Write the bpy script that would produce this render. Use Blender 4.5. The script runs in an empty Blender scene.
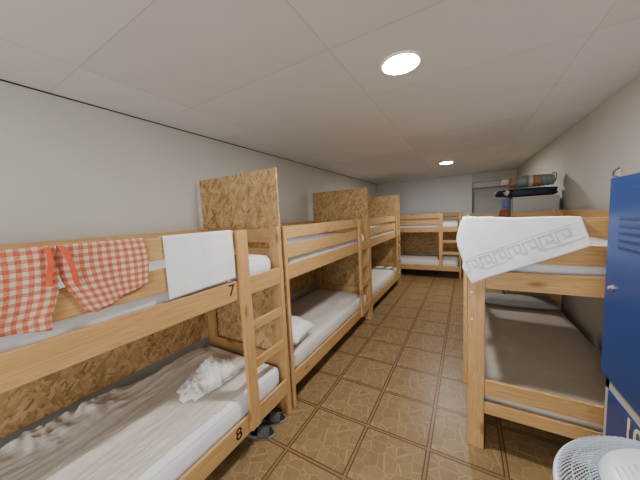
import bpy, bmesh, math, random
from mathutils import Vector, Matrix, noise, Euler
random.seed(7)
sc = bpy.context.scene
COL = sc.collection
PI = math.pi

# ------------------------------------------------------------------ materials
def lin(c):
    return tuple(((v/255)/12.92 if v/255 <= .04045 else ((v/255+.055)/1.055)**2.4) for v in c) + (1,)

class NT:
    def __init__(s, name, rough=.6, spec=.3):
        s.m = bpy.data.materials.new(name); s.m.use_nodes = True
        s.n = s.m.node_tree.nodes; s.l = s.m.node_tree.links
        s.b = s.n['Principled BSDF']
        s.b.inputs['Roughness'].default_value = rough
        s.b.inputs['Specular IOR Level'].default_value = spec
    def add(s, t, **kw):
        x = s.n.new(t)
        for k, v in kw.items(): setattr(x, k, v)
        return x
    def link(s, a, b): s.l.new(a, b)
    def coord(s, kind='Object', scale=(1,1,1), rot=(0,0,0), loc=(0,0,0), rnd=False):
        t = s.add('ShaderNodeTexCoord'); mp = s.add('ShaderNodeMapping')
        mp.inputs['Scale'].default_value = scale; mp.inputs['Rotation'].default_value = rot
        mp.inputs['Location'].default_value = loc
        s.link(t.outputs[kind], mp.inputs['Vector'])
        if rnd:
            oi = s.add('ShaderNodeObjectInfo'); mu = s.add('ShaderNodeMath', operation='MULTIPLY'); mu.inputs[1].default_value = 37.0
            s.link(oi.outputs['Random'], mu.inputs[0])
            ad = s.add('ShaderNodeVectorMath', operation='ADD')
            s.link(mp.outputs[0], ad.inputs[0]); s.link(mu.outputs[0], ad.inputs[1])
            return ad.outputs[0]
        return mp.outputs[0]
    def noise(s, vec, scale=5, detail=4, rough=.5, dist=0):
        x = s.add('ShaderNodeTexNoise'); x.inputs['Scale'].default_value = scale
        x.inputs['Detail'].default_value = detail; x.inputs['Roughness'].default_value = rough
        x.inputs['Distortion'].default_value = dist
        s.link(vec, x.inputs['Vector']); return x.outputs['Fac']
    def ramp(s, fac, stops, interp='LINEAR'):
        r = s.add('ShaderNodeValToRGB'); r.color_ramp.interpolation = interp
        el = r.color_ramp.elements
        while len(el) < len(stops): el.new(.5)
        for e, (p, c) in zip(el, stops): e.position = p; e.color = c
        s.link(fac, r.inputs[0]); return r.outputs['Color']
    def math(s, op, a, b=None, c=None, clamp=False):
        x = s.add('ShaderNodeMath', operation=op); x.use_clamp = clamp
        for i, v in enumerate((a, b, c)):
            if v is None: continue
            if isinstance(v, (int, float)): x.inputs[i].default_value = v
            else: s.link(v, x.inputs[i])
        return x.outputs[0]
    def mix(s, fac, a, b, blend='MIX'):
        x = s.add('ShaderNodeMix', data_type='RGBA', blend_type=blend)
        for sock, v in ((x.inputs[0], fac), (x.inputs[6], a), (x.inputs[7], b)):
            if isinstance(v, (int, float)): sock.default_value = v
            elif isinstance(v, tuple): sock.default_value = v
            else: s.link(v, sock)
        return x.outputs[2]
    def bump(s, h, strength=.2, dist=.01):
        x = s.add('ShaderNodeBump'); x.inputs['Strength'].default_value = strength; x.inputs['Distance'].default_value = dist
        s.link(h, x.inputs['Height']); s.link(x.outputs[0], s.b.inputs['Normal'])
    def color(s, c):
        if isinstance(c, tuple): s.b.inputs['Base Color'].default_value = c
        else: s.link(c, s.b.inputs['Base Color'])
        return s.m

def make_pine(axis):
    t = NT('pine_' + 'xyz'[axis], .45, .35)
    sc_ = [14, 14, 14]; sc_[axis] = .9
    v = t.coord(scale=tuple(sc_), rnd=True)
    n1 = t.noise(v, 2.2, 3, .5, .6)
    w = t.math('FRACT', t.math('MULTIPLY', n1, 7.0))
    ring = t.math('ABSOLUTE', t.math('SUBTRACT', w, .5))
    c = t.ramp(ring, [(0, lin((184,140,88))), (.5, lin((204,166,114)))])
    sf = [120, 120, 120]; sf[axis] = 4
    fine = t.noise(t.coord(scale=tuple(sf), rnd=True), 1, 2)
    c = t.mix(.22, c, t.ramp(fine, [(.3, lin((164,122,74))), (.7, lin((212,178,128)))]))
    oi = t.add('ShaderNodeObjectInfo')
    c = t.mix(t.math('MULTIPLY', oi.outputs['Random'], .28), c, lin((182,136,82)))
    # knots
    sk = [7, 7, 7]; sk[axis] = 2.6
    vo = t.add('ShaderNodeTexVoronoi'); vo.inputs['Scale'].default_value = 1.0
    t.link(t.coord(scale=tuple(sk), rnd=True), vo.inputs['Vector'])
    kf = t.ramp(vo.outputs['Distance'], [(.08, (1,1,1,1)), (.17, (0,0,0,1))])
    c = t.mix(t.math('MULTIPLY', kf, .75), c, lin((138,84,44)))
    t.bump(fine, .08, .002)
    return t.color(c)
PINE = [make_pine(i) for i in range(3)]

def make_osb():
    t = NT('oriented_strand_board', .7, .2)
    col = None
    for k, (ang, sx, sz, off) in enumerate(((.3, 14, 60, 0), (-.7, 16, 55, 3.1), (1.2, 15, 62, 7.7), (2.2, 18, 52, 11.3))):
        v = t.coord(scale=(1,1,1), rnd=True)
        mp = t.add('ShaderNodeMapping'); mp.vector_type = 'TEXTURE'
        mp.inputs['Rotation'].default_value = (0, ang, 0)
        mp.inputs['Scale'].default_value = (1/sx, 1/8, 1/sz); mp.inputs['Location'].default_value = (off, 0, off)
        t.link(v, mp.inputs['Vector'])
        nz = t.add('ShaderNodeTexNoise'); nz.inputs['Scale'].default_value = 9; t.link(v, nz.inputs['Vector'])
        mx = t.mix(.04, mp.outputs[0], nz.outputs['Color'], 'ADD')
        vo = t.add('ShaderNodeTexVoronoi'); vo.inputs['Scale'].default_value = 1; vo.voronoi_dimensions = '3D'
        t.link(mx, vo.inputs['Vector'])
        sep = t.add('ShaderNodeSeparateColor'); t.link(vo.outputs['Color'], sep.inputs[0])
        c = t.ramp(sep.outputs[0], [(0, lin((138,102,62))), (.25, lin((176,138,90))), (.6, lin((196,160,110))), (1, lin((214,182,134)))])
        if col is None: col = c
        else: col = t.mix(t.math('GREATER_THAN', sep.outputs[1], .58), col, c)
    v = t.coord(rnd=True)
    d = t.noise(v, 34, 3, .6, 1.2)
    col = t.mix(t.math('MULTIPLY', t.ramp(d, [(.62, (0,0,0,1)), (.70, (1,1,1,1))]), .7), col, lin((92,58,28)))
    big = t.noise(v, 5, 2)
    col = t.mix(.25, col, t.ramp(big, [(.3, lin((140,108,70))), (.7, lin((202,172,126)))]))
    t.bump(d, .12, .003)
    return t.color(col)
OSB = make_osb()

def plain(name, rgb, rough=.6, spec=.3, var=.08, scale=40, bump=.0, metal=0):
    t = NT(name, rough, spec)
    n = t.noise(t.coord(), scale, 3)
    a = lin(rgb); dk = tuple(x*(1-var) for x in a[:3])+(1,); br = tuple(min(1, x*(1+var)) for x in a[:3])+(1,)
    t.b.inputs['Metallic'].default_value = metal
    if bump: t.bump(n, bump, .002)
    return t.color(t.ramp(n, [(.3, dk), (.7, br)]))

def make_wall(name, rgb):
    t = NT(name, .85, .15)
    v = t.coord()
    n = t.noise(v, 1.3, 3); f = t.noise(v, 90, 2)
    a = lin(rgb)
    c = t.ramp(n, [(.3, tuple(x*.96 for x in a[:3])+(1,)), (.7, tuple(min(1,x*1.03) for x in a[:3])+(1,))])
    t.bump(f, .08, .002)
    return t.color(c)

def make_ceiling():
    t = NT('ceiling_panels', .55, .3)
    co = t.add('ShaderNodeTexCoord'); sp = t.add('ShaderNodeSeparateXYZ'); t.link(co.outputs['Object'], sp.inputs[0])
    def seam(out, per, off, w):
        f = t.math('FRACT', t.math('MULTIPLY_ADD', out, 1/per, off))
        d = t.math('ABSOLUTE', t.math('SUBTRACT', f, .5))
        return t.math('LESS_THAN', d, w/per)
    sx = seam(sp.outputs[0], 1.2, .5-.47/1.2, .003)
    sy = seam(sp.outputs[1], .65, .5, .003)
    s = t.math('MAXIMUM', sx, sy)
    # panel to panel variation
    fx = t.math('FLOOR', t.math('MULTIPLY_ADD', sp.outputs[0], 1/1.2, 50-.47/1.2)); fy = t.math('FLOOR', t.math('MULTIPLY_ADD', sp.outputs[1], 1/.65, 50))
    cb = t.add('ShaderNodeCombineXYZ'); t.link(fx, cb.inputs[0]); t.link(fy, cb.inputs[1])
    wn = t.add('ShaderNodeTexWhiteNoise'); t.link(cb.outputs[0], wn.inputs['Vector'])
    base = t.mix(wn.outputs['Value'], lin((208,203,197)), lin((216,212,206)))
    c = t.mix(t.math('MULTIPLY', s, .34), base, lin((130,124,116)))
    n = t.noise(t.coord(), 2.0, 3)
    c = t.mix(.08, c, t.ramp(n, [(.3, lin((190,182,172))), (.7, lin((225,222,218)))]))
    return t.color(c)

def make_floor():
    t = NT('patterned_floor_tile', .38, .4)
    S = .44
    co = t.add('ShaderNodeTexCoord'); sp = t.add('ShaderNodeSeparateXYZ'); t.link(co.outputs['Object'], sp.inputs[0])
    u = t.math('FRACT', t.math('MULTIPLY_ADD', sp.outputs[0], 1/S, 50.0)); v = t.math('FRACT', t.math('MULTIPLY_ADD', sp.outputs[1], 1/S, 50.0))
    du = t.math('ABSOLUTE', t.math('SUBTRACT', u, .5)); dv = t.math('ABSOLUTE', t.math('SUBTRACT', v, .5))
    edge = t.math('SUBTRACT', .5, t.math('MAXIMUM', du, dv))          # 0 at the joint
    fx = t.math('FLOOR', t.math('MULTIPLY_ADD', sp.outputs[0], 1/S, 50.0)); fy = t.math('FLOOR', t.math('MULTIPLY_ADD', sp.outputs[1], 1/S, 50.0))
    cb = t.add('ShaderNodeCombineXYZ'); t.link(fx, cb.inputs[0]); t.link(fy, cb.inputs[1])
    wn = t.add('ShaderNodeTexWhiteNoise'); t.link(cb.outputs[0], wn.inputs['Vector'])
    uv = t.add('ShaderNodeCombineXYZ'); t.link(t.math('MULTIPLY', u, 4.7), uv.inputs[0]); t.link(t.math('MULTIPLY', v, 4.7), uv.inputs[1])
    vo = t.add('ShaderNodeTexVoronoi'); vo.feature = 'DISTANCE_TO_EDGE'; vo.inputs['Scale'].default_value = 1; vo.inputs['Randomness'].default_value = .75
    t.link(uv.outputs[0], vo.inputs['Vector'])
    vc = t.add('ShaderNodeTexVoronoi'); vc.inputs['Scale'].default_value = 1; vc.inputs['Randomness'].default_value = .75
    t.link(uv.outputs[0], vc.inputs['Vector'])
    sepc = t.add('ShaderNodeSeparateColor'); t.link(vc.outputs['Color'], sepc.inputs[0])
    cell = t.ramp(sepc.outputs[0], [(0, lin((124,102,70))), (.5, lin((133,110,76))), (1, lin((142,119,83)))])
    mot = t.noise(t.coord(scale=(1,1,1)), 22, 4, .6)
    cell = t.mix(.35, cell, t.ramp(mot, [(.3, lin((108,88,60))), (.7, lin((146,122,86)))]))
    line = t.ramp(vo.outputs['Distance'], [(.015, (1,1,1,1)), (.035, (0,0,0,1))])
    c = t.mix(t.math('MULTIPLY', line, .32), cell, lin((190,160,120)))
    c = t.mix(t.math('MULTIPLY', wn.outputs['Value'], .25), c, lin((136,104,70)))
    # border: pale band at the joint, dark lines either side of it
    pale = t.math('LESS_THAN', edge, .030)
    c = t.mix(pale, c, lin((154,122,84)))
    dk = t.math('MULTIPLY', t.math('GREATER_THAN', edge, .014), t.math('LESS_THAN', edge, .036))
    c = t.mix(t.math('MULTIPLY', dk, .9), c, lin((70,46,24)))
    gr = t.math('LESS_THAN', edge, .006)
    c = t.mix(t.math('MULTIPLY', gr, .7), c, lin((96,68,38)))
    h = t.math('MULTIPLY', t.math('SUBTRACT', 1.0, t.math('MAXIMUM', gr, dk)), 1.0)
    t.bump(h, .25, .003)
    t.link(t.math('MULTIPLY_ADD', mot, .2, .28), t.b.inputs['Roughness'])
    return t.color(c)

def make_fabric(name, rgb, weave=260, wr=.25):
    t = NT(name, .9, .1)
    v = t.coord()
    n = t.noise(v, 6, 5, .6, .4); f = t.noise(v, weave, 1)
    a = lin(rgb)
    c = t.ramp(n, [(.3, tuple(x*.93 for x in a[:3])+(1,)), (.7, tuple(min(1,x*1.04) for x in a[:3])+(1,))])
    h = t.math('MULTIPLY_ADD', f, .12, n)
    t.bump(h, wr, .012)
    return t.color(c)

def make_gingham():
    t = NT('red_gingham', .9, .1)
    uv = t.add('ShaderNodeUVMap'); sp = t.add('ShaderNodeSeparateXYZ'); t.link(uv.outputs[0], sp.inputs[0])
    P = .0275
    a = t.math('LESS_THAN', t.math('FRACT', t.math('MULTIPLY', sp.outputs[0], 1/P)), .5)
    b = t.math('LESS_THAN', t.math('FRACT', t.math('MULTIPLY', sp.outputs[1], 1/P)), .5)
    s = t.math('MULTIPLY', t.math('ADD', a, b), .5)
    c = t.ramp(s, [(0, lin((208,194,180))), (.25, lin((200,126,96))), (.75, lin((180,72,42)))], 'CONSTANT')
    w = t.noise(t.coord(), 300, 1)
    c = t.mix(.15, c, t.ramp(w, [(.35, lin((190,110,80))), (.65, lin((240,225,210)))]))
    t.bump(w, .1, .001)
    return t.color(c)

def make_sheet():
    t = NT('thin_nonwoven_sheet', .8, .15)
    v = t.coord(scale=(9, 1.2, 9))
    n = t.noise(v, 2.4, 6, .65, .8)
    c = t.ramp(n, [(.3, lin((204,197,186))), (.7, lin((226,221,213)))])
    t.bump(n, .6, .014)
    return t.color(c)

M = dict(
    wall_l=make_wall('painted_wall_left', (200,197,188)), wall_b=make_wall('painted_wall_back', (202,202,202)),
    recess=make_wall('painted_recess', (190,188,184)),
    ceiling=make_ceiling(), floor=make_floor(),
    white=make_fabric('white_cotton', (232,234,240)), matt=make_fabric('mattress_cover', (214,208,200), 200, .3),
    beige=make_fabric('beige_mattress_cover', (198,190,176), 200, .35), greyfab=make_fabric('grey_cover', (168,164,160)),
    towel=make_fabric('white_terry', (236,238,242), 420, .2), key=plain('woven_key', (192,196,203), .9, .1),
    gingham=make_gingham(), ribbon=plain('red_ribbon', (204,86,54), .8),
    sheet=make_sheet(), tuft=make_fabric('crumpled_white_sheet', (238,238,238), 200, .3),
    blue=plain('blue_locker_paint', (13,52,112), .35, .5, .05, 3), blue_dk=plain('blue_locker_slot', (9,40,88), .5),
    grey=plain('grey_locker_paint', (168,166,160), .45, .4, .04, 4), chrome=plain('chrome_lock', (210,205,200), .25, .5, .05, 30, 0, .9),
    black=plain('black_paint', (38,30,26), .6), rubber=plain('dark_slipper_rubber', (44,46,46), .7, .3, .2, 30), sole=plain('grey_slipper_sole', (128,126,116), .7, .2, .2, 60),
    strapm=plain('grey_slipper_strap', (74,76,74), .8, .2, .3, 70),
    plastic=plain('white_fan_plastic', (206,214,222), .35, .5, .03), wire=plain('pale_blue_guard_wire', (176,188,200), .4, .5, .03), blade=plain('pale_blue_fan_blade', (150,170,190), .3, .5, .03),
    navy=plain('navy_nylon', (28,34,50), .5, .4, .3, 25, .4), olive=plain('grey_green_nylon', (122,132,130), .6, .3, .15, 20, .3),
    tan=plain('brown_fabric', (156,122,94), .8, .2, .15, 20, .3), cream=plain('cream_fabric', (214,200,176), .85, .2, .1, 30, .4),
    strapg=plain('grey_webbing', (112,112,110), .7), screw=plain('pale_bolt_cap', (240,236,226), .4), paint10=plain('cream_number', (214,196,150), .7),
    brown=plain('brown_bag', (120,72,48), .7, .2, .2, 20), slat=PINE[0], steel=plain('hook_steel', (120,118,114), .35, .5, .1, 20, 0, .7),
    housing=plain('white_light_rim', (240,240,238), .4))
def make_glow():
    m = bpy.data.materials.new('lamp_glow'); m.use_nodes = True
    b = m.node_tree.nodes['Principled BSDF']; b.inputs['Emission Color'].default_value = (1,.98,.94,1); b.inputs['Emission Strength'].default_value = 300
    return m
M['glow'] = make_glow()

# ------------------------------------------------------------------ mesh helpers
def link(name, bm, mat, parent=None, loc=(0,0,0), rot=(0,0,0), smooth=False):
    me = bpy.data.meshes.new(name); bm.normal_update(); bm.to_mesh(me); bm.free()
    for m in (mat if isinstance(mat, (list, tuple)) else [mat]): me.materials.append(m)
    if smooth:
        for p in me.polygons: p.use_smooth = True
    o = bpy.data.objects.new(name, me); COL.objects.link(o)
    o.location = loc; o.rotation_euler = rot
    if parent: o.parent = parent
    return o
def tag(o, label, cat, group=None):
    o['label'] = label; o['category'] = cat
    if group: o['group'] = group
    return o
def thing(name, label, cat, loc=(0,0,0), rz=0, group=None):
    o = bpy.data.objects.new(name, None); COL.objects.link(o); o.empty_display_size = .1
    o.location = loc; o.rotation_euler = (0,0,rz)
    return tag(o, label, cat, group)
def add_box(bm, c, s, bev=0, seg=2, rot=None):
    t = bmesh.new(); bmesh.ops.create_cube(t, size=1)
    bmesh.ops.scale(t, vec=s, verts=t.verts)
    if bev: bmesh.ops.bevel(t, geom=t.edges[:], offset=bev, segments=seg, affect='EDGES', profile=.5)
    if rot: bmesh.ops.rotate(t, cent=(0,0,0), matrix=Euler(rot).to_matrix(), verts=t.verts)
    bmesh.ops.translate(t, vec=c, verts=t.verts)
    me = bpy.data.meshes.new('tmp'); t.to_mesh(me); t.free(); bm.from_mesh(me); bpy.data.meshes.remove(me)
def board(name, x0, x1, y0, y1, z0, z1, parent, mat=None, bev=.004, label=None):
    s = (x1-x0, y1-y0, z1-z0); c = ((x0+x1)/2, (y0+y1)/2, (z0+z1)/2)
    bm = bmesh.new(); add_box(bm, (0,0,0), s, min(bev, min(s)*.3))
    ax = max(range(3), key=lambda i: s[i])
    o = link(name, bm, mat or PINE[ax], parent, c)
    if label: o['label'] = label
    return o
def add_tube(bm, pts, r, n=8, closed=False):
    pts = [Vector(p) for p in pts]; rings = []
    N = len(pts); up = Vector((0,0,1)); prev = None
    for i, p in enumerate(pts):
        if closed: d = pts[(i+1) % N]-pts[i-1]
        else: d = pts[min(i+1, N-1)]-pts[max(i-1, 0)]
        d.normalize()
        a = prev if prev is not None else (Vector((1,0,0)) if abs(d.z) > .9 else up)
        x = d.cross(a)
        if x.length < 1e-6: x = d.cross(Vector((0,1,0)))
        x.normalize(); y = x.cross(d).normalized(); prev = y
        rr = r[i] if isinstance(r, (list, tuple)) else r
        rings.append([bm.verts.new(p+x*math.cos(2*PI*k/n)*rr+y*math.sin(2*PI*k/n)*rr) for k in range(n)])
    for i in range(N if closed else N-1):
        A, B = rings[i], rings[(i+1) % N]
        for k in range(n): bm.faces.new((A[k], A[(k+1) % n], B[(k+1) % n], B[k]))
    if not closed:
        bm.faces.new(rings[0][::-1]); bm.faces.new(rings[-1])
def add_lathe(bm, prof, n=32, axis=Matrix.Identity(4)):
    rings = []
    for r, z in prof:
        rings.append([bm.verts.new(axis @ Vector((r*math.cos(2*PI*k/n), r*math.sin(2*PI*k/n), z))) for k in range(n)])
    for A, B in zip(rings, rings[1:]):
        for k in range(n): bm.faces.new((A[k], A[(k+1) % n], B[(k+1) % n], B[k]))
    if prof[0] != prof[-1]:
        if prof[0][0] > 1e-5: bm.faces.new(rings[0][::-1])
        if prof[-1][0] > 1e-5: bm.faces.new(rings[-1])
    bmesh.ops.remove_doubles(bm, verts=bm.verts, dist=1e-6)
def fbm(p, o=4):
    return noise.fractal(Vector(p), 1.0, 2.0, o)
def soft_box(sx, sy, sz, r=.04, nx=14, ny=26, nz=5, amp=.006, seed=0, freq=4):
    """rounded cushion box centred in x, y, base at z = 0"""
    bm = bmesh.new(); V = {}
    def pt(i, j, k):
        key = (i, j, k)
        if key not in V:
            p = Vector((sx*(i/nx-.5), sy*(j/ny-.5), sz*(k/nz-.5)))
            q = Vector((max(-sx/2+r, min(sx/2-r, p.x)), max(-sy/2+r, min(sy/2-r, p.y)), max(-sz/2+r, min(sz/2-r, p.z))))
            d = p-q
            if d.length > 1e-9:
                m = max(abs(d.x), abs(d.y), abs(d.z)); p = q+d*(m/d.length)
            nn = noise.noise_vector(Vector((p.x*freq+seed, p.y*freq, p.z*freq+seed)))
            V[key] = bm.verts.new(p+nn*amp+Vector((0,0,sz/2)))
        return V[key]
    for i in range(nx):
        for j in range(ny):
            bm.faces.new((pt(i,j,nz), pt(i+1,j,nz), pt(i+1,j+1,nz), pt(i,j+1,nz))); bm.faces.new((pt(i,j+1,0), pt(i+1,j+1,0), pt(i+1,j,0), pt(i,j,0)))
    for i in range(nx):
        for k in range(nz):
            bm.faces.new((pt(i,0,k), pt(i+1,0,k), pt(i+1,0,k+1), pt(i,0,k+1))); bm.faces.new((pt(i,ny,k+1), pt(i+1,ny,k+1), pt(i+1,ny,k), pt(i,ny,k)))
    for j in range(ny):
        for k in range(nz):
            bm.faces.new((pt(0,j,k+1), pt(0,j+1,k+1), pt(0,j+1,k), pt(0,j,k))); bm.faces.new((pt(nx,j,k), pt(nx,j+1,k), pt(nx,j+1,k+1), pt(nx,j,k+1)))
    return bm
def grid_mesh(nu, nv, fn, uvfn=None, keep=None, thick=0):
    bm = bmesh.new(); uvl = bm.loops.layers.uv.new('UVMap')
    V = [[bm.verts.new(fn(i/nu, j/nv)) for j in range(nv+1)] for i in range(nu+1)]
    for i in range(nu):
        for j in range(nv):
            if keep and not keep((i+.5)/nu, (j+.5)/nv): continue
            f = bm.faces.new((V[i][j], V[i+1][j], V[i+1][j+1], V[i][j+1]))
            if uvfn:
                for l, (a, b) in zip(f.loops, ((i,j), (i+1,j), (i+1,j+1), (i,j+1))): l[uvl].uv = uvfn(a/nu, b/nv)
    loose = [v for v in bm.verts if not v.link_faces]
    bmesh.ops.delete(bm, geom=loose, context='VERTS')
    return bm
def solid(o, t, off=0):
    m = o.modifiers.new('Solidify', 'SOLIDIFY'); m.thickness = t; m.offset = off
    return o
def text_bm(s, size, depth=.001):
    cu = bpy.data.curves.new('txt', 'FONT'); cu.body = s; cu.size = size; cu.extrude = depth; cu.align_x = 'CENTER'; cu.align_y = 'CENTER'
    o = bpy.data.objects.new('txt', cu); COL.objects.link(o)
    bpy.context.view_layer.update()
    me = bpy.data.meshes.new_from_object(o.evaluated_get(bpy.context.evaluated_depsgraph_get()))
    bpy.data.objects.remove(o); bm = bmesh.new(); bm.from_mesh(me); bpy.data.meshes.remove(me)
    return bm
def dup(root, loc, rz=0):
    r = root.copy(); COL.objects.link(r); r.location = loc; r.rotation_euler = (0,0,rz)
    for ch in list(root.children):
        c = ch.copy(); COL.objects.link(c); c.parent = r
        for g in list(ch.children):
            d = g.copy(); COL.objects.link(d); d.parent = c
    return r

# ------------------------------------------------------------------ room
XL, XR, YB, YF, ZC = -1.215, 2.145, 6.32, -3.3, 2.51
XP = 1.236           # where the back wall steps back on the right
def struct(name, boxes, mat):
    bm = bmesh.new()
    for (x0,x1,y0,y1,z0,z1) in boxes: add_box(bm, ((x0+x1)/2,(y0+y1)/2,(z0+z1)/2), (x1-x0,y1-y0,z1-z0))
    o = link(name, bm, mat); o['kind'] = 'structure'; return o
T = .1
struct('floor', [(XL-T, XR+T, YF-T, YB+.45, -.1, 0)], M['floor'])
struct('ceiling', [(XL-T, XR+T, YF-T, YB+.45, ZC, ZC+.1)], M['ceiling'])
struct('wall_left', [(XL-T, XL, YF, YB+.45, 0, ZC)], M['wall_l'])
struct('wall_right', [(XR, XR+T, YF, YB+.45, 0, ZC)], M['wall_l'])
struct('wall_back', [(XL, XP, YB, YB+T, 0, ZC), (XP-T, XP, YB+T, YB+.35, 0, ZC)], M['wall_b'])
struct('wall_recess', [(XP, XR, YB+.35, YB+.45, 0, ZC)], M['recess'])
struct('trim_1', [(XP, XR, YB, YB+.12, 2.30, ZC)], M['recess'])
struct('trim_2', [(XP, XR, YB+.12, YB+.2, 2.17, 2.36)], M['wall_b'])
struct('shade_line_left', [(XL, XL+.006, YF, YB, ZC-.007, ZC)], M['black'])  # dark strip standing in for the shade where left wall meets ceiling
struct('wall_front', [(XL, XR, YF-T, YF, 0, ZC)], M['wall_l'])

# ------------------------------------------------------------------ bunk beds
L, W, H = 2.06, .97, 1.572
PW, PT = .095, .033
def make_bed(name, label, loc, rz, group):
    t = thing(name, label, 'bunk bed', loc, rz, group)
    for x0 in (-PW, -W):
        for y0 in (0, L-PT):
            p = board('post', x0, x0+PW, y0, y0+PT, 0, H, t)
            if x0 == -PW:
                for z in (.91, 1.09):
                    bm = bmesh.new(); add_lathe(bm, [(0, -.001), (.006, -.001), (.006, .0005), (.004, .0018), (0, .0018)], 10, Matrix.Rotation(PI/2 if y0 == 0 else -PI/2, 4, 'X'))
                    link('bolt_cap', bm, M['screw'], p, (PW/2-.022, -PT/2 if y0 == 0 else PT/2, z-H/2))
    for y0 in (.006, L-PT+.006):
        for z0, z1 in ((.262,.345), (.395,.50), (1.12,1.235), (1.29,1.40), (1.448,1.556)):
            board('end_board', -W+PW, -PW, y0, y0+.021, z0, z1, t)
    for z0, z1 in ((.19,.312), (1.125,1.25)):
        board('side_rail', -.024, 0, PT, L-PT, z0, z1, t); board('side_rail', -W, -W+.024, PT, L-PT, z0, z1, t)
    for z0, z1 in ((1.305,1.42), (1.465,1.57)):
        board('guard_rail', -.022, 0, PT, 1.68, z0, z1, t); board('guard_rail', -W, -W+.022, PT, L-PT, z0, z1, t)
    lad = bpy.data.objects.new('ladder', None); COL.objects.link(lad); lad.parent = t
    board('stringer', .0, .028, 1.600, 1.684, .208, H, lad)
    for z in (.59, .865): board('rung', -.024, -.002, 1.64, L-PT, z, z+.066, lad)
    for z in (.235, 1.165):
        bm = bmesh.new()
        for k in range(13): add_box(bm, (0, -.93+k*.155, 0), (W-.06, .07, .016), .003)
        link('slat_base', bm, PINE[0], t, (-W/2, L/2, z+.01))
    return t
YA = -1.77
bedA = make_bed('bunk_bed', 'pine bunk bed at front left with red checked cloths over its rail', (-.172, YA, 0), 0, 'pine bunk beds')
beds = [bedA]
for loc, rz, lab in (((-.172, .335, 0), 0, 'second pine bunk bed along the left wall, one white pillow on its lower bunk'),
                     ((-.172, 2.44, 0), 0, 'third pine bunk bed along the left wall, farthest bed of that row'),
                     ((-1.052, 5.315, 0), -PI/2, 'pine bunk bed standing across the back wall with ladder on its right'),
                     ((1.113, .603+L, 0), PI, 'pine bunk bed on the right beside the blue locker, embossed white towel over its end')):
    b = dup(bedA, loc, rz); b['label'] = lab; beds.append(b)
bedB, bedC, bedD, bedE = beds[1:]
bpy.context.view_layer.update()
# hand painted bunk numbers on the first bed
sr = [c for c in bedA.children if c.name.startswith('side_rail') and c.location.x > -.1]
for c in sr:
    up = c.location.z > .8
    bm = text_bm('7' if up else '8', .10 if up else .11)
    R = Matrix.Rotation(PI/2, 4, 'Z') @ Matrix.Rotation(PI/2, 4, 'X')
    bmesh.ops.transform(bm, matrix=R, verts=bm.verts)
    o = link('bunk_number', bm, M['black'], c, (.0135, (-.225 if up else -.262)-YA-L/2, .012 if up else .004))
    o['label'] = 'black painted number ' + ('7' if up else '8')

# ------------------------------------------------------------------ mattresses (each rests loose in its bunk)
def mattress(bed, upper, label, mat, th=.155, seed=0, wdt=.9, amp=.004):
    bm = soft_box(wdt, 1.94, th, .07 if upper else .05, 14, 28, 6, amp, seed)
    m = bed.matrix_world.to_euler().z
    base = 1.193 if upper else .262
    p = bed.matrix_world @ Vector((-W/2, L/2, base))
    o = link('mattress', bm, mat, None, p, (0,0,m), True)
    tag(o, label, 'mattress', 'bunk mattresses')
    bm = bmesh.new()
    R = .07 if upper else .05; r = math.sqrt(R*R-(R-.018)**2); x, y, z = wdt/2-R+r, .97-R+r, th-.018; pts = []
    for cx, cy, a0 in ((x-r, y-r, 0), (-x+r, y-r, 90), (-x+r, -y+r, 180), (x-r, -y+r, 270)):
        for k in range(5): a = math.radians(a0+k*22.5); pts.append((cx+r*math.cos(a), cy+r*math.sin(a), z))
    add_tube(bm, pts, .005, 6, True)
    link('piping', bm, mat, o, smooth=True)
    return o
mattress(bedA, 1, 'white mattress in the upper bunk numbered 7, behind the checked cloths', M['white'], .17, 1)
mA = mattress(bedA, 0, 'white sided mattress in the lower bunk numbered 8, under a crumpled thin sheet', M['white'], .170, 2, .9, .001)
mattress(bedB, 1, 'mattress in the upper bunk of the second left bed', M['white'], .165, 3)
mattress(bedB, 0, 'mattress with smooth pale cover under the white pillow in the second left bed', M['matt'], .165, 4)
mattress(bedC, 1, 'mattress in the upper bunk of the third left bed', M['white'], .165, 5)
mattress(bedC, 0, 'pale mattress in the lower bunk of the third left bed', M['matt'], .165, 6)
mattress(bedD, 1, 'white mattress in the upper bunk of the bed across the back wall', M['white'], .165, 7)
mattress(bedD, 0, 'pale mattress in the lower bunk of the bed across the back wall', M['matt'], .165, 8)
mattress(bedE, 1, 'white mattress in the upper bunk of the right bed, below the embossed towel', M['white'], .165, 9)
mattress(bedE, 0, 'greyish beige mattress in the lower bunk of the right bed beside the locker', M['beige'], .175, 10)

# ------------------------------------------------------------------ OSB panels
def osb(x0, x1, z0, z1, y, label, rz=0, th=.016, x=None):
    bm = bmesh.new(); add_box(bm, (0,0,0), (x1-x0, th, z1-z0), .0015, 1)
    o = link('strand_board_panel', bm, OSB, None, ((x0+x1)/2, y, (z0+z1)/2) if x is None else (x, (x0+x1)/2, (z0+z1)/2), (0,0,rz))
    return tag(o, label, 'panel', 'strand board panels')
gapAB = (YA+L+.335)/2; gapBC = (.335+L+2.44)/2
osb(-1.142, -.19, .0, 2.035, gapAB, 'tall strand board divider between first and second left beds, rising nearest the camera')
osb(-1.142, -.185, .0, 2.035, gapBC, 'strand board divider between second and third left beds, middle of the three tall ones')
osb(-1.142, -.18, .0, 2.03, 2.44+L+.016, 'strand board divider at the far end of third left bed, farthest of the tall ones')
bp = None
for b, z0, z1 in ((bedA, .49, 1.12), (bedB, .50, 1.12), (bedC, .50, 1.12), (bedD, .45, 1.13)):
    bm = bmesh.new(); add_box(bm, (0,0,0), (L-.04, .012, z1-z0), .0015, 1)
    q = link('back_panel', bm, OSB, b, (-W-.0075, L/2, (z0+z1)/2), (0,0,PI/2)); q['label'] = 'strand board panel behind the lower bunk'

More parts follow.
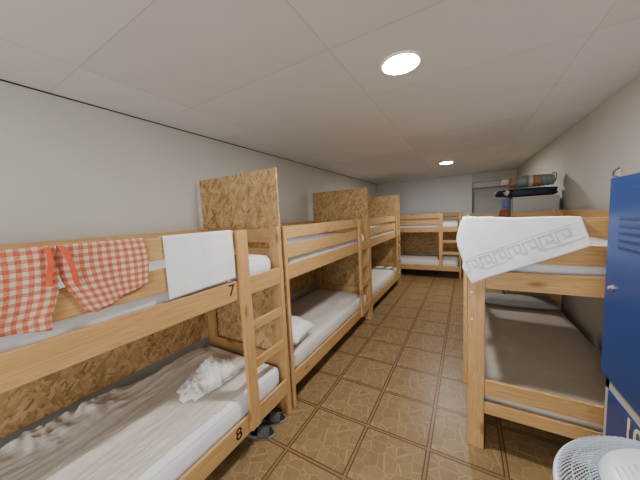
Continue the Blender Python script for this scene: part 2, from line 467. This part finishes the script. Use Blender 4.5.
# ------------------------------------------------------------------ bedding
ZT = .262+.170
def rdg(p, o=3, pw=2): return (1-min(1, abs(fbm(p, o))*1.6))**pw
def fold_line(y): return -.60-.16*(y+.8)+.02*fbm((y*3, 2.2, 1))+.06*max(0, min(1, (y+.45)/.5))
def sheet_edge(y): return -.262+.012*fbm((y*3, 7.2, 1))
def crumple(u, v):
    x = -1.085+u*.86; y = YA+.08+v*1.84
    wx = x+.13*y+.05*fbm((x*1.5, y*1.2, 4))
    h = .046*rdg((wx*4.2, y*.6, 1.7), 3, 3)+.012*rdg((wx*11, y*1.6, 5), 3, 2)+.014*rdg((wx*9+.4, y*.7, 8), 2, 7)+.008*rdg((wx*17, y*1.1, 3), 2, 6)
    h += .05*math.exp(-((x+.97)/.08)**2)*max(0, min(1, (-.55-y)/.2))*(.5+rdg((x*9, y*7, 6), 3, 2))
    d = x-fold_line(y)
    k = max(0, min(1, .5-d/.08)); h = h*(.12+.88*k)+.016*math.exp(-(d/.022)**2)+.004*rdg((x*6+y*2, y*5-x*6, 3), 3, 4)*(1-k)+.005*rdg((wx*8, y*.9+4, 6), 2, 7)*(1-k)
    h *= 1-.98*math.exp(-(((x+.6)/.32)**2+((y+.13)/.42)**2)**2)
    e = min(min(u, v, 1-v)/.04, (sheet_edge(y)-x)/.05); h *= max(0, min(1, e))**.7
    return Vector((x+.012*fbm((x*3, y*3, 9)), y, ZT+.0035+h))
def keepA(u, v):
    return -1.085+u*.86 < sheet_edge(YA+.08+v*1.84)
bm = grid_mesh(190, 200, crumple, keep=keepA)
o = solid(link('thin_bed_sheet', bm, M['sheet'], smooth=True), .0012, 1)
tag(o, 'thin wrinkled grey-white sheet spread over the rear half of lower bunk numbered 8', 'bed sheet')
# bunched up white sheet: a heap with a trailing tail
def heap(u, v):
    a = u*2*PI; r = v
    rim = 1+.28*fbm((math.cos(a)*1.6+5, math.sin(a)*1.6, 2), 3)
    dx, dy = math.cos(a)*r*rim, math.sin(a)*r*rim
    x, y = dx*.17, dy*.25
    x += -.02*dy; 
    g = max(0, 1-r**1.6)
    fold = rdg((dx*1.5+.6*dy, dy*1.5+3, 1), 3, 2)*.055+rdg((dx*4, dy*4-dx*2, 7), 3, 2)*.028
    z = g**.6*(.012+fold)+.055*math.exp(-((dx+.1)**2+(dy-.15)**2)/.12)*g
    return Vector((-.60+x, -.13+y, ZT+.012+z*1.2))
o = link('bunched_sheet', grid_mesh(120, 40, heap), M['tuft'], smooth=True); solid(o, .002, 1)
tag(o, 'bunched up white sheet lying in a heap near the ladder on lower bunk numbered 8', 'bed sheet')
# pillow on second bed
def pillow(sx, sy, sz, seed):
    bm = bmesh.new(); bmesh.ops.create_cube(bm, size=2); bmesh.ops.subdivide_edges(bm, edges=bm.edges[:], cuts=15, use_grid_fill=True)
    for v in bm.verts:
        x, y, z = v.co
        f = max(0, (1-abs(x)**3.2)*(1-abs(y)**3.2))**.5
        pin = 1-.06*(1-abs(x*y))
        n = fbm((x*2+seed, y*2, z), 4)*.16+abs(fbm((x*4, y*5, seed), 3))*.22
        v.co = Vector((x*sx/2*(1-.05*(1-y*y)*(abs(x))), y*sy/2*(1-.05*(1-x*x)*abs(y)), z*sz/2*(f*(1+n)+.03)))
    return bm
o = link('pillow', pillow(.54, .38, .19, 3), M['white'], None, (-.47, .335+.25, .262+.165+.124), (.0,0.04,.12), True)
tag(o, 'white pillow at the near end of the lower bunk in the second left bed', 'pillow', 'pillows')
o = link('pillow', pillow(.78, .30, .10, 8), M['greyfab'], None, (1.113+W/2+.02, .603+L-.21, .262+.175+.064), (0,0,.02), True)
tag(o, 'flat greyish pillow at the far end of the lower bunk in the right bed', 'pillow', 'pillows')

# ------------------------------------------------------------------ cloths on the first rail
RX = -.172; RT = 1.572
def drape(u, v, y0, y1, zb, back=.10, wob=.004, seed=0):
    """v: 0 behind the rail, 1 bottom of the front; zb(u) bottom height"""
    y = y0+(y1-y0)*u
    front = RT-zb(u); tot = back+.034+front; s = v*tot
    g = .005
    if s < back: x, z = RX-.024-g, RT-(back-s)
    elif s < back+.034: x, z = RX-.024-g+(s-back)/.034*(.024+2*g), RT+g
    else: x, z = RX+g, RT-(s-back-.034)
    k = max(0, (RT-z))/.25
    if s > back+.034: x += wob*(1.3+math.sin(y*38+seed+z*9))*min(1, k*2)+.003*abs(fbm((y*9, z*9, seed)))
    return Vector((x, y, z)), s
def cloth(name, y0, y1, zb, mat, label, cat, group=None, seed=0, wob=.004, lft=None, rgt=None, back=.1):
    def fn(u, v):
        p, s = drape(u, v, y0, y1, zb, back, wob, seed)
        t = max(0, s-back-.034)
        if lft: p.y += lft(t)*(1-u)
        if rgt: p.y += rgt(t)*u
        return p
    def uv(u, v):
        p, s = drape(u, v, y0, y1, zb, back, wob, seed); return (p.y-y0, s)
    o = link(name, grid_mesh(48, 48, fn, uv), mat, smooth=True)
    solid(o, .0022, 0)
    return tag(o, label, cat, group)
c1 = cloth('checked_cloth', -1.46, -.974, lambda u: 1.345-.055*u+.006*math.sin(u*11), M['gingham'], 'red and white checked cloth on the first rail, leftmost, cut by the frame', 'cloth', 'checked cloths', 1, .005, None, lambda t: -.04*min(1, t/.24)**2.5)
c2 = cloth('checked_cloth', -.970, -.69, lambda u: 1.292+.080*u+.02*max(0, 1-u*8), M['gingham'], 'red and white checked cloth over the first rail, nearer the white towel', 'cloth', 'checked cloths', 4, .006, lambda t: .06*(t/.27)**2.6-.012*math.sin(min(1,t/.2)*PI), lambda t: .008*math.sin(t*20))
def ribbon(par, pts, w=.016):
    bm = bmesh.new(); prev = None
    for p in pts:
        a = bm.verts.new(Vector(p)+Vector((.002,-w/2,0))); b = bm.verts.new(Vector(p)+Vector((.006,w/2,0)))
        if prev: bm.faces.new((prev[0], prev[1], b, a))
        prev = (a, b)
    o = link('red_tie', bm, M['ribbon'], par); solid(o, .003, 1); o['label'] = 'plain red tie'
ribbon(c1, [(RX+.006,-1.000,RT+.004), (RX+.018,-.997,1.55), (RX+.024,-1.000,1.51), (RX+.022,-1.008,1.47), (RX+.026,-1.010,1.44)], .015)
ribbon(c2, [(RX+.006,-.962,RT+.004), (RX+.02,-.958,1.555), (RX+.027,-.950,1.515), (RX+.027,-.942,1.47), (RX+.024,-.940,1.435)], .015)
cloth('white_towel', -.607, -.192, lambda u: 1.262+.012*u, M['white'], 'plain white towel hanging on the first rail between checked cloth and ladder', 'towel', None, 2, .002, None, None)

# ------------------------------------------------------------------ embossed towel on the right bed
YE = .603
path = [(1.098,.86), (1.096,.78), (1.092,.70), (1.086,.64), (1.084,.596), (1.10,.590), (1.2,.589), (1.35,.588), (1.5,.588), (1.59,.588), (1.635,.588)]
botz = [1.46, 1.40, 1.33, 1.28, 1.24, 1.150, 1.19, 1.262, 1.334, 1.383, 1.412]
topz = [1.58, 1.58, 1.581, 1.582, 1.583, 1.580, 1.578, 1.567, 1.566, 1.565, 1.560]
def interp(tab, u):
    f = u*(len(tab)-1); i = min(int(f), len(tab)-2); k = f-i
    a, b = tab[i], tab[i+1]
    return tuple(x+(y-x)*k for x, y in zip(a, b)) if isinstance(a, tuple) else a+(b-a)*k
def towel_fn(u, v):
    x, y = interp(path, u); zt = interp(topz, u); zb = interp(botz, u)
    back = .30
    if v < back:                      # fold lying over the top and behind the board
        k = v/back
        if k > .5: yy = y+(1-k)*2*.058; z = zt
        else: yy = y+.058; z = zt-(.5-k)*2*.07
        if .38 < u < .63: return Vector((x, y+(1-k)*.062, max(zt, 1.578)))
        if u < .45:
            xx = x+(1-k)*.06; yy = y+(.01 if u > .3 else 0); z = zt+(.0 if k > .5 else -(.5-k)*.02)
            return Vector((xx, yy+(1-k)*.03, max(z, 1.577)))
        return Vector((x, yy, z))
    k = (v-back)/(1-back)
    z = zt+(zb-zt)*k
    f = max(0, 1-abs(u-.28)/.2)
    y2 = y-.002*(1+math.sin(x*22+k*3))*k-.012*f*k*(1+math.sin(k*5+u*14))*.5
    x2 = x+.045*k*(1 if u > .95 else max(0, (u-.6)/.35)*1.0)+(-.034*math.sin(PI*min(1, k*1.15))**1.0*max(0, min(1, (.52-u)/.14)))+.006*math.sin(k*9+u*20)*f*k+.036*k*max(0, 1-abs(u-.5)/.12)
    return Vector((x2, y2, z))
o = link('embossed_towel', grid_mesh(80, 50, towel_fn, lambda u, v: (u, v)), M['towel'], smooth=True); solid(o, .003, 0)
tag(o, 'white towel with a Greek key border draped over the corner of the right bed', 'towel')
# raised key border following the lower edge
bm = bmesh.new()
A = Vector((1.125, 0, 1.238)); B = Vector((1.66, 0, 1.475)); D = (B-A); LN = D.length; D.normalize(); N = Vector((-D.z, 0, D.x))
def seg(p, q, w=.0055):
    p = A+D*p[0]+N*p[1]; q = A+D*q[0]+N*q[1]
    d = (q-p).normalized(); n = Vector((-d.z, 0, d.x))*w/2; p = p-d*w/2; q = q+d*w/2
    y = .5815
    vs = [bm.verts.new(Vector((a.x, y+.0, a.z))) for a in (p-n, q-n, q+n, p+n)]
    vb = [bm.verts.new(Vector((a.x, y+.0022, a.z))) for a in (p-n, q-n, q+n, p+n)]
    bm.faces.new(vs)
    for i in range(4): bm.faces.new((vs[i], vb[i], vb[(i+1) % 4], vs[(i+1) % 4]))
h0 = .060; seg((-.03,-.014), (LN-.02,-.014), .004); seg((.02,h0+.014), (LN-.045,h0+.014), .004)
k = .0; stp = .0775
while k+stp < LN-.02:
    for a, b in (((0,0),(0,h0)), ((0,h0),(.058,h0)), ((.058,h0),(.058,.018)), ((.058,.018),(.029,.018)), ((.029,.018),(.029,.038)), ((0,0),(-.0195,0))):
        seg((k+a[0], a[1]), (k+b[0], b[1]), .0085)
    k += stp
tw = [(v.co.x, v.co.y, v.co.z) for v in o.data.vertices if v.co.y < .60]
for v in bm.verts:
    q = min(tw, key=lambda c: (c[0]-v.co.x)**2+(c[2]-v.co.z)**2)
    v.co.y = q[1]-.0035+(v.co.y-.5815)
kb = link('key_border', bm, M['key'], o); kb['label'] = 'raised Greek key border'

# ------------------------------------------------------------------ slippers under the first bed
def slipper(loc, rz, label):
    t = thing('slipper', label, 'slipper', loc, rz, 'slippers')
    def outline(s=1.0):
        pts = []
        for k in range(28):
            a = 2*PI*k/28; y = math.cos(a)*.128; x = math.sin(a)*(.044+.010*math.cos(a))
            pts.append((x*s, y*s))
        return pts
    bm = bmesh.new(); lo = [bm.verts.new((x, y, 0)) for x, y in outline(.96)]; mi = [bm.verts.new((x, y, .012)) for x, y in outline()]; hi = [bm.verts.new((x, y, .022+.006*(y < -.03))) for x, y in outline(.97)]
    for P, Q in ((lo, mi), (mi, hi)):
        for i in range(28): bm.faces.new((P[i], Q[i], Q[(i+1) % 28], P[(i+1) % 28]))
    bm.faces.new(lo); bm.faces.new(hi[::-1])
    link('sole', bm, M['sole'], t)
    bm = bmesh.new(); fo = [bm.verts.new((x, y, .0285)) for x, y in outline(.9)]; fb = [bm.verts.new((x, y, .0225)) for x, y in outline(.92)]
    for i in range(28): bm.faces.new((fb[i], fo[i], fo[(i+1) % 28], fb[(i+1) % 28]))
    bm.faces.new(fo[::-1]); link('footbed', bm, M['rubber'], t)
    def st(u, v):
        a = -PI/2+u*PI; y = .0+v*.085
        w = .053-.012*v; h = .062-.022*v
        return Vector((math.sin(a)*w, y, .014+math.cos(a)*h))
    o = link('strap', grid_mesh(20, 8, st), M['strapm'], t, smooth=True); solid(o, .006, 0)
    return t
slipper((-.262, -.005, .0), -1.15, 'dark slipper on the floor below the ladder foot, nearer the camera')
slipper((-.275, .150, .0), -1.2, 'dark slipper on the floor under the ladder opening, farther from the camera')

# ------------------------------------------------------------------ lockers (doors face the aisle, -x)
def locker(label, x0, y0, y1, h, loc_cols=2, knob=True, overlap=True):
    t = thing('locker', label, 'locker', (x0, y0, 0), 0, 'lockers')
    d = min(XR-.012-x0, .468); w = y1-y0; zt = h
    bm = bmesh.new(); g = .02
    add_box(bm, (d/2+.008, w/2, h/2+.05), (d-.016, w, h-.10), .003)
    for zz0, zz1 in ((.10, .13), (.785, .862), (h-.02, h)): add_box(bm, (.006, w/2, (zz0+zz1)/2), (.012, w, zz1-zz0), .001, 1)
    for k in range(loc_cols+1):
        yy = min(max(k*w/loc_cols, .017), w-.017)
        add_box(bm, (.0055, yy, h/2+.05), (.011, .034, h-.10), .001, 1)
    link('locker_body', bm, M['grey'], t)
    bm = bmesh.new()
    for yy in (.05, w-.05):
        for xx in (.06, d-.06): add_box(bm, (xx, yy, .05), (.04, .04, .10), .002)
    link('foot', bm, M['black'], t)
    cw = w/loc_cols
    for k in range(loc_cols):
        for zi, (z0, z1) in enumerate(((.135, .788), (.858, h-.004))):
            m = .036 if zi == 0 else .004
            bm = bmesh.new(); a, b = k*cw+m, (k+1)*cw-m
            add_box(bm, (0,0,0), (.018, b-a, z1-z0), .002, 1)
            dr = link('locker_door', bm, M['blue'], t, (.004 if zi == 0 else -.012, (a+b)/2, (z0+z1)/2)); hz = (z1-z0)/2
            # pressed louvres
            bm = bmesh.new()
            for q in range(5):
                zz = hz-.165-q*.03
                add_box(bm, (-.0095, 0, zz), (.006, (b-a)*.52, .012), .002, 1, (0, -.5, 0))
            link('vent_louvre', bm, M['blue'], dr)
            bm = bmesh.new()
            for q in range(5): add_box(bm, (-.0092, 0, hz-.174-q*.03), (.001, (b-a)*.5, .006))
            link('vent_slot', bm, M['blue_dk'], dr)
            bm = bmesh.new(); add_box(bm, (-.0095, -.0, hz-.075), (.002, .10, .05), .001, 1)
            link('name_holder', bm, M['blue'], dr)
            if knob:
                bm = bmesh.new()
                add_lathe(bm, [(0,.0), (.012,.0), (.012,.004), (.008,.006), (.008,.012), (.006,.014), (0,.014)], 16, Matrix.Translation((-.009, (b-a)/2-.066, -.03)) @ Matrix.Rotation(-PI/2, 4, 'Y'))
                link('lock', bm, M['chrome'], dr, smooth=False)
    return t
lkn = locker('blue locker with grey frame at the right edge beside the fan', 1.664, -.474, .321, 1.738)
lkf = locker('grey sided blue locker behind the right bed carrying the bags', 1.605, 2.80, 3.60, 1.755, 2)
# number on the lower near door
dr = [c for c in lkn.children if c.name.startswith('locker_door') and c.location.z < .6 and c.location.y > .4][0]
bm = text_bm('10', .13); bmesh.ops.transform(bm, matrix=Matrix.Rotation(-PI/2, 4, 'Z') @ Matrix.Rotation(PI/2, 4, 'X'), verts=bm.verts)
n = link('door_number', bm, M['paint10'], dr, (-.0098, -.045, .268)); n['label'] = 'cream number 10'

# ------------------------------------------------------------------ bags on the far locker
ZL = 1.755
def lump(name, mat, sx, sy, sz, loc, amp, seed, freq=2.2, rot=(0,0,0), parent=None, ex=.65):
    bm = bmesh.new(); bmesh.ops.create_icosphere(bm, subdivisions=5, radius=1)
    for v in bm.verts:
        d = v.co.normalized()
        p = Vector([math.copysign(abs(c)**ex, c) for c in d])
        r = 1+amp*fbm((d.x*freq+seed, d.y*freq, d.z*freq), 4)
        v.co = Vector((p.x*sx*r, p.y*sy*r, max(-sz, p.z*sz*r)))
    return link(name, bm, mat, parent, loc, rot, True)
bag = lump('duffel_bag', M['navy'], .275, .15, .051, (1.79, 2.97, ZL+.056), .18, 3, ex=.42)
tag(bag, 'flat dark navy bag lying on top of the far locker', 'bag')
c = lump('side_pocket', M['navy'], .06, .08, .04, (-.275, 0, -.002), .4, 6, 3, parent=bag)
s = lump('white_patch', M['cream'], .022, .05, .034, (-.225, -.105, .006), .4, 9, 3, (0,.4,0), bag); s['label'] = 'white flap'
def roll_bag():
    t = thing('sleeping_bag', 'rolled brown and grey-green sleeping bag on top of the navy bag', 'sleeping bag', (1.80, 2.98, ZL+.120))
    R0 = .076
    def body(x0, x1, mat, nm, r0, r1, lab=None):
        bm = bmesh.new(); n = 10
        pts = [(x0+(x1-x0)*k/n, 0, R0+.002) for k in range(n+1)]
        rs = [r0+(r1-r0)*k/n+.004*math.sin(k*1.7+x0*30) for k in range(n+1)]
        add_tube(bm, pts, rs, 24)
        for v in bm.verts: v.co.y *= 1.35
        o = link(nm, bm, mat, t, smooth=False)
        if lab: o['label'] = lab
    body(-.205, -.12, M['tan'], 'roll_section',   .060, .074, 'brown section')
    body(-.12, .0, M['olive'], 'roll_section',   .075, .077, 'grey-green section')
    body(.0, .035, M['cream'], 'strap_band',   .079, .079, 'cream band')
    body(.035, .13, M['tan'], 'roll_section',   .075, .074, 'brown section')
    body(.13, .245, M['olive'], 'roll_section',   .074, .066, 'grey-green section')
    lump('end_bundle', M['cream'], .035, .05, .034, (-.24, 0, .088), .5, 2, 3, parent=t)
    bm = bmesh.new(); add_tube(bm, [(.245,-.04,.03), (.262,-.04,.06), (.270,-.04,.11), (.266,-.04,.145), (.245,-.04,.158), (.225,-.04,.152)], .006, 8)
    link('carry_loop', bm, M['strapg'], t, smooth=True)
    return t
roll_bag()
# small brown bag on the upper bunk of the right bed, seen beside the far locker
bb = lump('small_bag', M['brown'], .055, .06, .125, (1.50, 2.44, 1.356+.125), .12, 5, 2)
tag(bb, 'small brown bag on the upper right bunk, just left of the far locker', 'bag')
bm = bmesh.new(); add_tube(bm, [(-.03,0,.11), (-.025,0,.14), (0,0,.155), (.025,0,.14), (.03,0,.11)], .005, 8)
link('handle', bm, M['brown'], bb, smooth=True)

# ------------------------------------------------------------------ hook on the right wall
hk = thing('wall_hook', 'small grey metal hook on the right wall above the blue locker', 'hook', (XR, 1.66, 1.855))
bm = bmesh.new(); add_box(bm, (-.003, 0, 0), (.005, .05, .075), .002); link('back_plate', bm, M['housing'], hk)
bm = bmesh.new(); add_tube(bm, [(-.004,0,-.025), (-.03,0,-.02), (-.032,0,.01), (-.03,-.01,.02), (-.035,-.09,.03)], .006, 8); link('hook_arm', bm, M['steel'], hk, smooth=True)

# ------------------------------------------------------------------ pedestal fan
FC = Vector((1.43, -.63, 1.057)); FR = .160
fan = thing('pedestal_fan', 'white pedestal fan with its round wire guard tilted upward beside the blue locker', 'fan', (FC.x, FC.y, 0))
FM = Matrix.Translation((0, 0, FC.z)) @ Matrix.Rotation(-.10, 4, 'Y') @ Matrix.Rotation(.12, 4, 'X')
def guard(sgn):
    bm = bmesh.new(); n = 96
    def P(r): return (.012+.050*(1-(r/FR)**2.2))*sgn
    r0 = .085 if sgn > 0 else .05
    for k in range(n):
        a = 2*PI*k/n; pts = []
        for q in range(6):
            r = r0+(FR-r0)*q/5; aa = a+sgn*.55*(q/5)
            pts.append((r*math.cos(aa), r*math.sin(aa), P(r)))
        add_tube(bm, pts, .0011, 5)
    for r in ((.11, .135) if sgn > 0 else (.08, .12)):
        add_tube(bm, [(r*math.cos(2*PI*k/48), r*math.sin(2*PI*k/48), P(r)-.002*sgn) for k in range(48)], .0016, 5, True)
    return bm
def fpart(name, bm, mat, par=fan, smooth=True):
    bmesh.ops.transform(bm, matrix=FM, verts=bm.verts); return link(name, bm, mat, par, smooth=smooth)
fpart('front_guard', guard(1), M['wire']); fpart('rear_guard', guard(-1), M['wire'])
bm = bmesh.new(); add_tube(bm, [(FR*math.cos(2*PI*k/64), FR*math.sin(2*PI*k/64), 0) for k in range(64)], .007, 10, True); fpart('guard_rim', bm, M['plastic'])
bm = bmesh.new(); add_lathe(bm, [(0,.070), (.04,.069), (.07,.064), (.090,.057), (.097,.048), (.095,.042), (0,.042)], 48)
for k in range(15): add_box(bm, (-.07+k*.010, 0, .0695-abs(k-7)*.0006), (.002, .11-abs(k-7)*.009, .002))
fpart('guard_cap', bm, M['plastic'])
for k in range(3):
    def bl(u, v):
        a = (v-.5)*1.2*(.6+.4*u); r = .03+u*.105
        return Vector((r*math.cos(a), r*math.sin(a), (v-.5)*.036))
    bm = grid_mesh(10, 8, bl); bmesh.ops.rotate(bm, cent=(0,0,0), matrix=Matrix.Rotation(2*PI*k/3, 3, 'Z'), verts=bm.verts)
    solid(fpart('fan_blade', bm, M['blade']), .002)
bm = bmesh.new(); add_lathe(bm, [(0,-.20), (.035,-.195), (.05,-.17), (.055,-.07), (.05,-.055), (0,-.055)], 32); fpart('motor_housing', bm, M['plastic'])
bm = bmesh.new(); add_tube(bm, [(0,0,.025), (0,0,.55), (0,0,.551), (0,0,.84)], [.016,.016,.012,.012], 16); link('pole', bm, M['plastic'], fan, smooth=True)
bm = bmesh.new(); add_lathe(bm, [(0,.04), (.03,.04), (.04,.028), (.13,.018), (.165,.008), (.165,0), (0,0)], 40); link('base', bm, M['plastic'], fan, smooth=True)

# ------------------------------------------------------------------ ceiling lights
def downlight(x, y, label):
    t = thing('ceiling_light', label, 'ceiling light', (x, y, ZC), 0, 'ceiling lights')
    bm = bmesh.new(); add_lathe(bm, [(.102,-.010), (.112,-.010), (.118,-.006), (.118,0), (.102,0), (.102,-.010)], 40); link('rim', bm, M['housing'], t, smooth=True)
    bm = bmesh.new(); add_lathe(bm, [(0,-.012), (.06,-.0115), (.102,-.009), (.102,-.001), (0,-.001)], 40); link('diffuser', bm, M['glow'], t, smooth=True)
    return t
downlight(.765, .35, 'round ceiling light nearest the camera, glaring white')
downlight(.785, 4.05, 'round ceiling light farther down the room near the back wall')
def lamp(name, loc, power, size, color=(1,.965,.91), rot=(0,0,0), shape='DISK'):
    l = bpy.data.lights.new(name, 'AREA'); l.energy = power; l.shape = shape; l.size = size; l.color = color
    if shape == 'RECTANGLE': l.size_y = size*.7
    o = bpy.data.objects.new(name, l); COL.objects.link(o); o.location = loc; o.rotation_euler = rot; return o
lamp('lamp_behind', (.76, -2.6, ZC-.02), 20, .3)
lamp('front_fill_light', (.45, -3.22, 1.25), 48, 2.4, (.93,.97,1), (PI/2,0,0), 'RECTANGLE')  # cool fill added behind the camera to even the light, no window there
w = bpy.data.worlds.new('World'); sc.world = w; w.use_nodes = True
w.node_tree.nodes['Background'].inputs[0].default_value = (.8,.8,.8,1); w.node_tree.nodes['Background'].inputs[1].default_value = .3

# ------------------------------------------------------------------ camera
F_PX, yaw, pitch, roll = 252.337, .5261, .0920, -.0510
f = Vector((-math.sin(yaw)*math.cos(pitch), math.cos(yaw)*math.cos(pitch), -math.sin(pitch)))
r = f.cross(Vector((0,0,1))).normalized(); u = r.cross(f)
r2 = r*math.cos(roll)+u*math.sin(roll); u2 = -r*math.sin(roll)+u*math.cos(roll)
cam = bpy.data.cameras.new('Camera'); co = bpy.data.objects.new('Camera', cam); COL.objects.link(co)
cam.sensor_width = 36; cam.lens = F_PX/640*36; cam.clip_start = .02
co.matrix_world = Matrix(((r2.x,u2.x,-f.x,1.0995),(r2.y,u2.y,-f.y,-1.2788),(r2.z,u2.z,-f.z,1.6327),(0,0,0,1)))
sc.camera = co
sc.view_settings.view_transform = 'AgX'
sc.view_settings.exposure = .42
